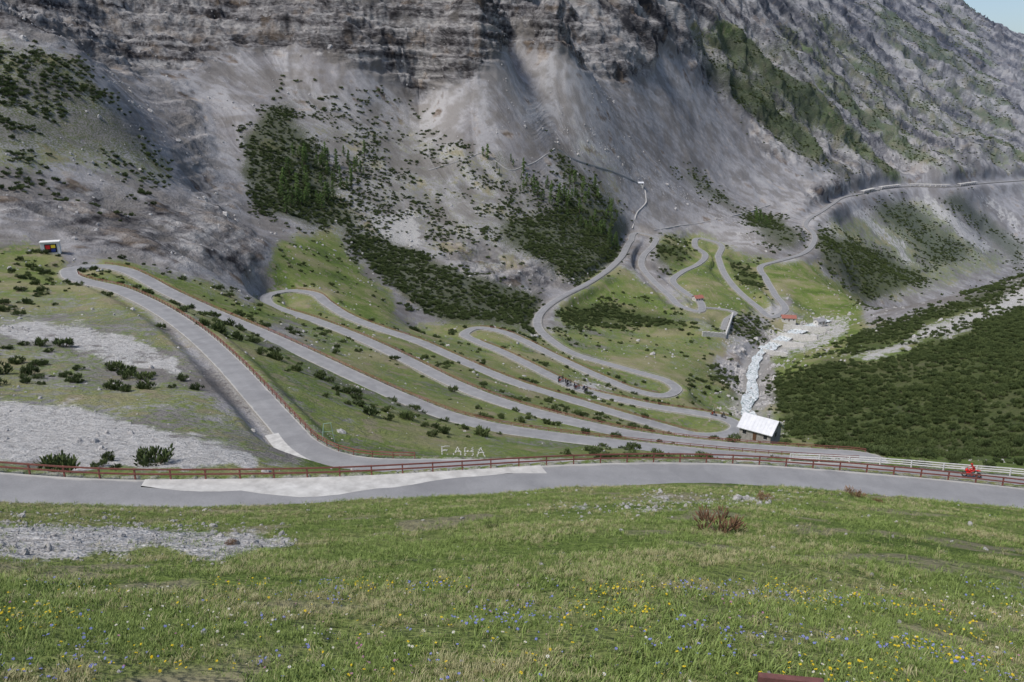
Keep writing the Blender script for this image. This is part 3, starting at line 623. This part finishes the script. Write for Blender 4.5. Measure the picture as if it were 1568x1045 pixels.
for k in range(2): scatter('stones',Pf[ii][k::2],(rng.random((n_,3))*6.28)[k::2],(s_[:,None]*rng.uniform(.6,1.3,(n_,3)))[k::2],boulder(40+k),par)
for (u,v,s_) in [(1100,812,1.3),(1308,758,1.3),(1170,764,.8),(1345,768,.6),(755,806,.4),(355,832,.35)]:
    p=site(u,v); o=shrub(int(u),11,34,dry_m if u!=755 else pine_m,.045); o.name='dry_shrub'; bpy.context.scene.collection.objects.link(o); o.location=p; o.scale=(s_*.6,)*3
print('scatter',time.time()-T0)
# ------------------------------------------------------------------ buildings
roofw=simple('white_sheet_roof',(.68,.69,.71),(.54,.55,.58),.8,.5); plast=simple('plaster',(.62,.61,.58),(.48,.46,.43),1.5,.9,.02); glass=simple('window_glass',(.03,.035,.04),(.02,.02,.025),2,.15); door_m=simple('door_wood',(.13,.07,.04)); redroof=simple('red_sheet_roof',(.36,.15,.11),(.25,.10,.08),1,.6); greyroof=simple('slate_roof',(.34,.34,.35),(.22,.22,.23),1,.7)
def house(name,loc,rz,w,d,hw,hr,roofmat,wallmat,found=6,nwin=3):
    E_=empty(name,loc,rz); mb=MB(); x=w/2;y_=d/2
    vs=[(-x,-y_,-found),(x,-y_,-found),(x,y_,-found),(-x,y_,-found),(-x,-y_,hw),(x,-y_,hw),(x,y_,hw),(-x,y_,hw),(-x,0,hw+hr),(x,0,hw+hr)]
    mb.add(vs,[(0,1,5,4),(2,3,7,6),(1,2,6,9,5),(3,0,4,8,7)]); mb.obj('walls',[wallmat],E_)
    rb=MB(); o=.6
    for sg in(-1,1):
        e=(hr/y_)*o; a=[(-x-o,sg*(y_+o),hw-e),(x+o,sg*(y_+o),hw-e),(x+o,0,hw+hr+.0),(-x-o,0,hw+hr)]
        lo=[(p[0],p[1],p[2]+.04) for p in a]; hi=[(p[0],p[1],p[2]+.22) for p in a]
        rb.add(lo+hi,[(0,1,2,3),(4,5,6,7),(0,1,5,4),(1,2,6,5),(2,3,7,6),(3,0,4,7)])
        nse=int(w/.9)
        for i in range(nse+1):
            xx=-x-o+.1+(w+2*o-.2)*i/nse; p0=(xx,sg*(y_+o),hw-e+.24); p1=(xx,0,hw+hr+.24); rb.cyl(p0,p1,.05,.05,0,4)
    rb.obj('roof',[roofmat],E_)
    wb_=MB()
    for sg in(-1,1):
        for i in range(nwin):
            xx=-x+w*(i+.5)/nwin
            if sg==-1 and i==nwin//2: wb_.box((xx,sg*(y_+.03),1.0),(1.0,.08,2.0),1); continue
            wb_.box((xx,sg*(y_+.02),1.6),(1.0,.06,1.1),0); wb_.box((xx,sg*(y_+.06),1.0),(1.2,.12,.1),2)
    for sg in(-1,1): wb_.box((sg*(x+.02),0,1.7),(.06,1.0,1.1),0)
    wb_.obj('windows_and_door',[glass,door_m,conc],E_)
    ch=MB(); ch.box((x*.4,.5,hw+hr+.3),(.6,.6,1.6)); ch.box((x*.4,.5,hw+hr+1.15),(.8,.8,.1)); ch.obj('chimney',[stone],E_); return E_
p=atY(1163,668,206); house('white_roofed_hut',p,math.radians(-40),9.0,7.0,3.0,2.6,roofw,stone,10)
p=site(1068,458); house('roadman_house',p,math.radians(20),8,6,3.0,2.0,redroof,plast,5)
p=site(1208,492); house('pump_house',p+np.array([0,0,2]),math.radians(-10),12,7,3.0,2.0,redroof,plast,7,3)
p=site(1255,497); house('sluice_house',p+np.array([0,0,2]),math.radians(25),9,6,3.2,1.8,greyroof,plast,7,2)
p=site(982,281); house('shelter_hut',p,math.radians(10),7,5,2.6,1.4,roofw,plast,5,2)
p=site(78,384)
whitewall=simple('white_wall',(.78,.78,.76),(.66,.66,.64),2,.8)
E_=empty('information_sign_hut',p,math.radians(22)); mb=MB(); mb.box((0,0,1.6),(6.6,3.4,5.2)); mb.obj('walls',[whitewall],E_)
mb=MB(); mb.box((0,0,4.35),(7.0,4.2,.3)); mb.obj('roof',[whitewall],E_)
sm=[simple('sign_red',(.6,.03,.03),(.55,.03,.03)),simple('sign_yellow',(.8,.6,.05),(.75,.55,.04)),simple('sign_blue',(.03,.06,.22),(.03,.05,.2)),simple('sign_black',(.02,.02,.02)),simple('sign_white',(.8,.8,.8),(.75,.75,.75))]
mb=MB(); mb.box((.2,-1.78,1.9),(4.2,.12,3.3),3); mb.box((-.75,-1.86,2.4),(1.6,.06,1.5),0); mb.box((1.1,-1.86,2.6),(1.5,.06,1.2),1); mb.box((1.1,-1.86,1.1),(1.5,.06,1.2),2); mb.obj('sign_panel',sm,E_)
par=empty('river_weir',(0,0,0)); mb=MB()
for (u1,v1,u2,v2,hh) in [(1200,501,1265,506,4),(1190,512,1250,518,3.2),(1180,523,1232,529,2.6),(1168,537,1205,543,2.2),(1076,513,1112,516,4.0),(1112,516,1122,482,3.0)]:
    a=site(u1,v1);c_=site(u2,v2); L=np.linalg.norm((c_-a)[:2])
    for t0 in np.linspace(0,1,7)[:-1]:
        a2=a+(c_-a)*t0; b2=a+(c_-a)*(t0+1/6); d=b2-a2; mb.box(((a2+b2)/2+np.array([0,0,hh/2-2.0])),(np.linalg.norm(d[:2])-.01,1.2,hh+4),0,math.atan2(d[1],d[0]))
mb.obj('walls',[conc],par)
i0=kpos(KM,1320,296);i1=kpos(KM,1500,281); Pg=PM[(kM>=i0)&(kM<=i1)]; Ng=frame(Pg)
E_=empty('avalanche_gallery',(0,0,0)); mb=MB()
for k in range(0,len(Pg)-8,8):
    a=Pg[k];c_=Pg[min(k+8,len(Pg)-1)]; d=c_-a; L=math.hypot(d[0],d[1]); rz=math.atan2(d[1],d[0]); m_=(a+c_)/2
    if int(k/8)%11 in (7,8,9): continue
    mb.box(m_+np.array([0,0,5.0]),(L-.02,9.0,.8),0,rz)
    mb.box(a+np.array([Ng[k][0]*-4,Ng[k][1]*-4,1.9]),(2.2,1.0,5.38),0,rz)
mb.obj('roof_and_columns',[conc],E_)
st_m=simple('pale_stones',(.60,.59,.56),(.44,.43,.41),3); LET={'F':[(0,0,0,1),(0,1,.7,1),(0,.5,.5,.5)],'A':[(0,0,.35,1),(.35,1,.7,0),(.15,.4,.55,.4)],'H':[(0,0,0,1),(.7,0,.7,1),(0,.5,.7,.5)]}
E_=MB(); uu=677
for ch in 'FAHA':
    for (x1,y1,x2,y2) in LET[ch]:
        for t in np.linspace(0,1,9):
            u=uu+(x1+(x2-x1)*t)*16+random.uniform(-.4,.4); v=695-(y1+(y2-y1)*t)*12+ (uu-677)*.04+random.uniform(-.3,.3)
            q=site(u,v,2.0); E_.ell((q[0],q[1],q[2]+.07),(.115,.115,.09),0,7,4,.4)
    uu+=18
E_.obj('stone_lettering',[st_m])
p=site(505,672); E_=empty('steel_frame',p,.3); mb=MB(); gmn=simple('green_paint',(.35,.5,.42),(.28,.4,.35))
for sx in(-1,1):
    mb.cyl((sx*.9,0,-.5),(sx*.5,0,2.6),.04,.04,0,6); mb.cyl((sx*.9,1.2,-.5),(sx*.5,0,2.6),.04,.04,0,6)
mb.cyl((-.6,0,2.6),(.6,0,2.6),.04,.04,0,6); mb.cyl((-.75,0,1.3),(.75,0,1.3),.03,.03,0,6); mb.obj('frame',[gmn],E_)
dd=ray(1212,1034); t_=3.1/dd[1]; bp=dd*t_
E_=empty('weathered_signboard',bp,math.radians(-8)); mb=MB(); mb.box((0,0,-.04),(.29,.035,.05),0); mb.box((0,0,-.30),(.25,.022,.44),1); mb.cyl((0,.03,-1.6),(0,.03,-.06),.028,.028,1,8); mb.obj('board_and_post',[simple('rusty_brown',(.19,.08,.07),(.10,.05,.045),14,.8,.003,bs=60),wood],E_)
# ------------------------------------------------------------------ motorcycles & riders
tyre=simple('tyre_rubber',(.02,.02,.02)); chrome=simple('metal',(.35,.35,.36),(.2,.2,.2),5,.3,0,.8); leather=simple('black_leather',(.025,.025,.03),(.015,.015,.018),8,.5); seat_m=leather
def moto(loc,rz,col,lean=0,sc_=1.0):
    E_=empty('motorcycle',loc,rz,sc_); E_.rotation_euler[0]=lean
    pm=simple('paint',col,tuple(c*.8 for c in col),3,.3)
    for nm,x_ in(('wheel_front',.72),('wheel_rear',-.72)):
        mb=MB(); mb.torus((x_,0,.32),.26,.07,0,20,8); mb.cyl((x_,-.06,.32),(x_,.06,.32),.05,.05,1)
        for i in range(5):
            a=i*1.2566; mb.cyl((x_,0,.32),(x_+.22*math.cos(a),0,.32+.22*math.sin(a)),.015,.012,1,4)
        mb.obj(nm,[tyre,chrome],E_,True)
    mb=MB(); mb.ell((.18,0,.82),(.30,.16,.16),0,12,8); mb.ell((.55,0,.85),(.2,.17,.22),0,12,8); mb.ell((-.62,0,.92),(.28,.11,.08),0,10,6); mb.ell((.35,0,.5),(.32,.15,.24),0,12,8); mb.obj('fairing_and_tank',[pm],E_,True)
    mb=MB(); mb.ell((-.28,0,.83),(.36,.14,.08),0,12,6); mb.obj('seat',[seat_m],E_,True)
    mb=MB(); mb.cyl((.72,.09,.32),(.5,.09,1.0),.025); mb.cyl((.72,-.09,.32),(.5,-.09,1.0),.025); mb.cyl((.46,-.36,1.03),(.46,.36,1.03),.018); mb.cyl((-.72,.08,.32),(-.1,.08,.42),.03); mb.cyl((-.72,-.08,.32),(-.1,-.08,.42),.03); mb.box((0,0,.42),(.42,.26,.34)); mb.cyl((.1,-.16,.25),(-.85,-.2,.42),.04,.06); mb.ell((.68,0,.98),(.03,.14,.14),0); mb.obj('fork_engine_exhaust',[chrome],E_,True)
    return E_
def person(name,loc,rz,pose,mats_,helmet,sc_=1.0):
    if pose=='stand': J=dict(p=(0,0,.95),c=(0,0,1.35),n=(0,0,1.5),h=(0.02,0,1.66),sl=(0,.2,1.42),sr=(0,-.2,1.42),el=(.02,.27,1.13),er=(.02,-.27,1.13),wl=(.14,.24,.9),wr=(.14,-.24,.9),hl=(0,.1,.9),hr=(0,-.1,.9),kl=(.03,.12,.5),kr=(.03,-.12,.5),al=(0,.13,.08),ar=(0,-.13,.08),tl=(.17,.15,.04),tr=(.17,-.15,.04))
    else: J=dict(p=(-.25,0,.98),c=(-.05,0,1.33),n=(.06,0,1.47),h=(.14,0,1.6),sl=(0,.2,1.4),sr=(0,-.2,1.4),el=(.2,.3,1.18),er=(.2,-.3,1.18),wl=(.44,.3,1.06),wr=(.44,-.3,1.06),hl=(-.2,.12,.92),hr=(-.2,-.12,.92),kl=(.2,.22,.72),kr=(.2,-.22,.72),al=(-.08,.2,.36),ar=(-.08,-.2,.36),tl=(.1,.21,.3),tr=(.1,-.21,.3))
    rad=dict(p=.15,c=.165,n=.06,h=.05,sl=.075,sr=.075,el=.05,er=.05,wl=.035,wr=.035,hl=.1,hr=.1,kl=.065,kr=.065,al=.05,ar=.05,tl=.035,tr=.035)
    ks=list(J); ed=[('p','c'),('c','n'),('n','h'),('c','sl'),('c','sr'),('sl','el'),('sr','er'),('el','wl'),('er','wr'),('p','hl'),('p','hr'),('hl','kl'),('hr','kr'),('kl','al'),('kr','ar'),('al','tl'),('ar','tr')]
    E_=empty(name,loc,rz,sc_); me=bpy.data.meshes.new('body'); me.from_pydata([J[k] for k in ks],[(ks.index(a),ks.index(c)) for a,c in ed],[]); o=bpy.data.objects.new('body',me); bpy.context.scene.collection.objects.link(o); o.parent=E_
    md=o.modifiers.new('s','SKIN'); 
    for k,sv in zip(ks,me.skin_vertices[0].data): sv.radius=(rad[k],rad[k]); sv.use_root=(k=='p')
    o.modifiers.new('b','SUBSURF').levels=1; o.modifiers['b'].render_levels=1; me.materials.append(mats_)
    mb=MB(); hx=J['h']; mb.ell((hx[0],0,hx[2]+.03),(.135,.12,.145),0 if helmet else 2,12,9); mb.ell((hx[0]+.075,0,hx[2]+.02),(.07,.095,.055),1,10,6)
    for s_ in (('wl',1),('wr',-1)):
        w_=J[s_[0]]; mb.ell((w_[0]+.05,w_[1],w_[2]-.02),(.055,.03,.04),3,8,5)
        for q_ in range(4): mb.cyl((w_[0]+.07,w_[1]+(q_-1.5)*.016,w_[2]-.02),(w_[0]+.11,w_[1]+(q_-1.5)*.018,w_[2]-.05),.009,.007,3,5)
    mb.obj('helmet_and_gloves',[helmet or leather,simple('visor',(.02,.02,.03),(.01,.01,.02),3,.1),simple('hair',(.08,.05,.03)),leather],E_,True); return E_
def onroad(u,v,P,dz=.08):
    U,V=proj(P); k=np.argmin((U-u)**2+(V-v)**2); t=np.gradient(P,axis=0)[k]; return P[k]+np.array([0,0,dz]),math.atan2(t[1],t[0]),k
hm=[simple('helmet_white',(.7,.7,.7)),simple('helmet_red',(.5,.04,.03)),simple('helmet_black',(.03,.03,.03))]
redl=simple('red_leather',(.45,.03,.03),(.3,.02,.02),8,.5)
for n_,(u,v,dl) in enumerate([(856,582,1.2),(862,584,-1.0),(868,587,1.4),(874,590,-1.2),(880,592,1.0),(886,595,-.8),(892,597,1.4),(898,598,-1.0)]):
    p,a,k=onroad(u,v,PM); nr=frame(PM)[k]; p[:2]-=nr*dl
    moto(p,a+1.2+random.random()*.6,random.choice([(.03,.03,.04),(.4,.04,.03),(.05,.06,.15),(.03,.03,.03)]),.06,1.5)
    q_=p+np.array([random.uniform(-1.6,1.6),-1.0,0]); person('motorcyclist',q_,random.random()*6.28,'stand',leather,random.choice(hm),1.4)
for (u,v,c_,hi) in [(1106,642,(.05,.05,.06),2),(1094,640,(.3,.05,.03),0)]:
    p,a,k=onroad(u,v,PM); moto(p,a,c_,0,1.35); person('motorcyclist',p,a,'ride',leather,hm[hi],1.35)
p,a,k=onroad(1489,739,PM); p[:2]-=frame(PM)[k]*1.2; moto(p,a,(.65,.02,.02)); person('motorcyclist',p,a,'ride',redl,hm[1])
# ------------------------------------------------------------------ light, sky, camera
sc=bpy.context.scene
w_=bpy.data.worlds.new('World'); sc.world=w_; w_.use_nodes=True; nt=w_.node_tree; nt.nodes.clear()
sk=nt.nodes.new('ShaderNodeTexSky'); sk.sky_type='NISHITA'; sk.sun_disc=False; el,az=math.radians(55),math.radians(235)
sk.sun_elevation=el; sk.sun_rotation=az; sk.altitude=1500; sk.air_density=1.0; sk.dust_density=6.0; sk.ozone_density=1
bg=nt.nodes.new('ShaderNodeBackground'); bg.inputs[1].default_value=.14; ow=nt.nodes.new('ShaderNodeOutputWorld'); nt.links.new(sk.outputs[0],bg.inputs[0]); nt.links.new(bg.outputs[0],ow.inputs[0])
sl=bpy.data.lights.new('sun','SUN'); sl.energy=3.3; sl.angle=math.radians(11); sl.color=(1,.96,.91); so=bpy.data.objects.new('sun',sl); sc.collection.objects.link(so)
d=Vector((math.sin(az)*math.cos(el),math.cos(az)*math.cos(el),math.sin(el))); so.rotation_euler=d.to_track_quat('Z','Y').to_euler()
cam=bpy.data.cameras.new('camera'); co_=bpy.data.objects.new('camera',cam); sc.collection.objects.link(co_); co_.location=(0,0,0); co_.rotation_euler=(math.pi/2-PIT,0,0)
cam.sensor_width=36; cam.lens=36*F/1568; cam.clip_start=.1; cam.clip_end=20000; sc.camera=co_
sc.view_settings.view_transform='Standard'; sc.view_settings.look='None'; sc.view_settings.exposure=0
print('done',time.time()-T0)
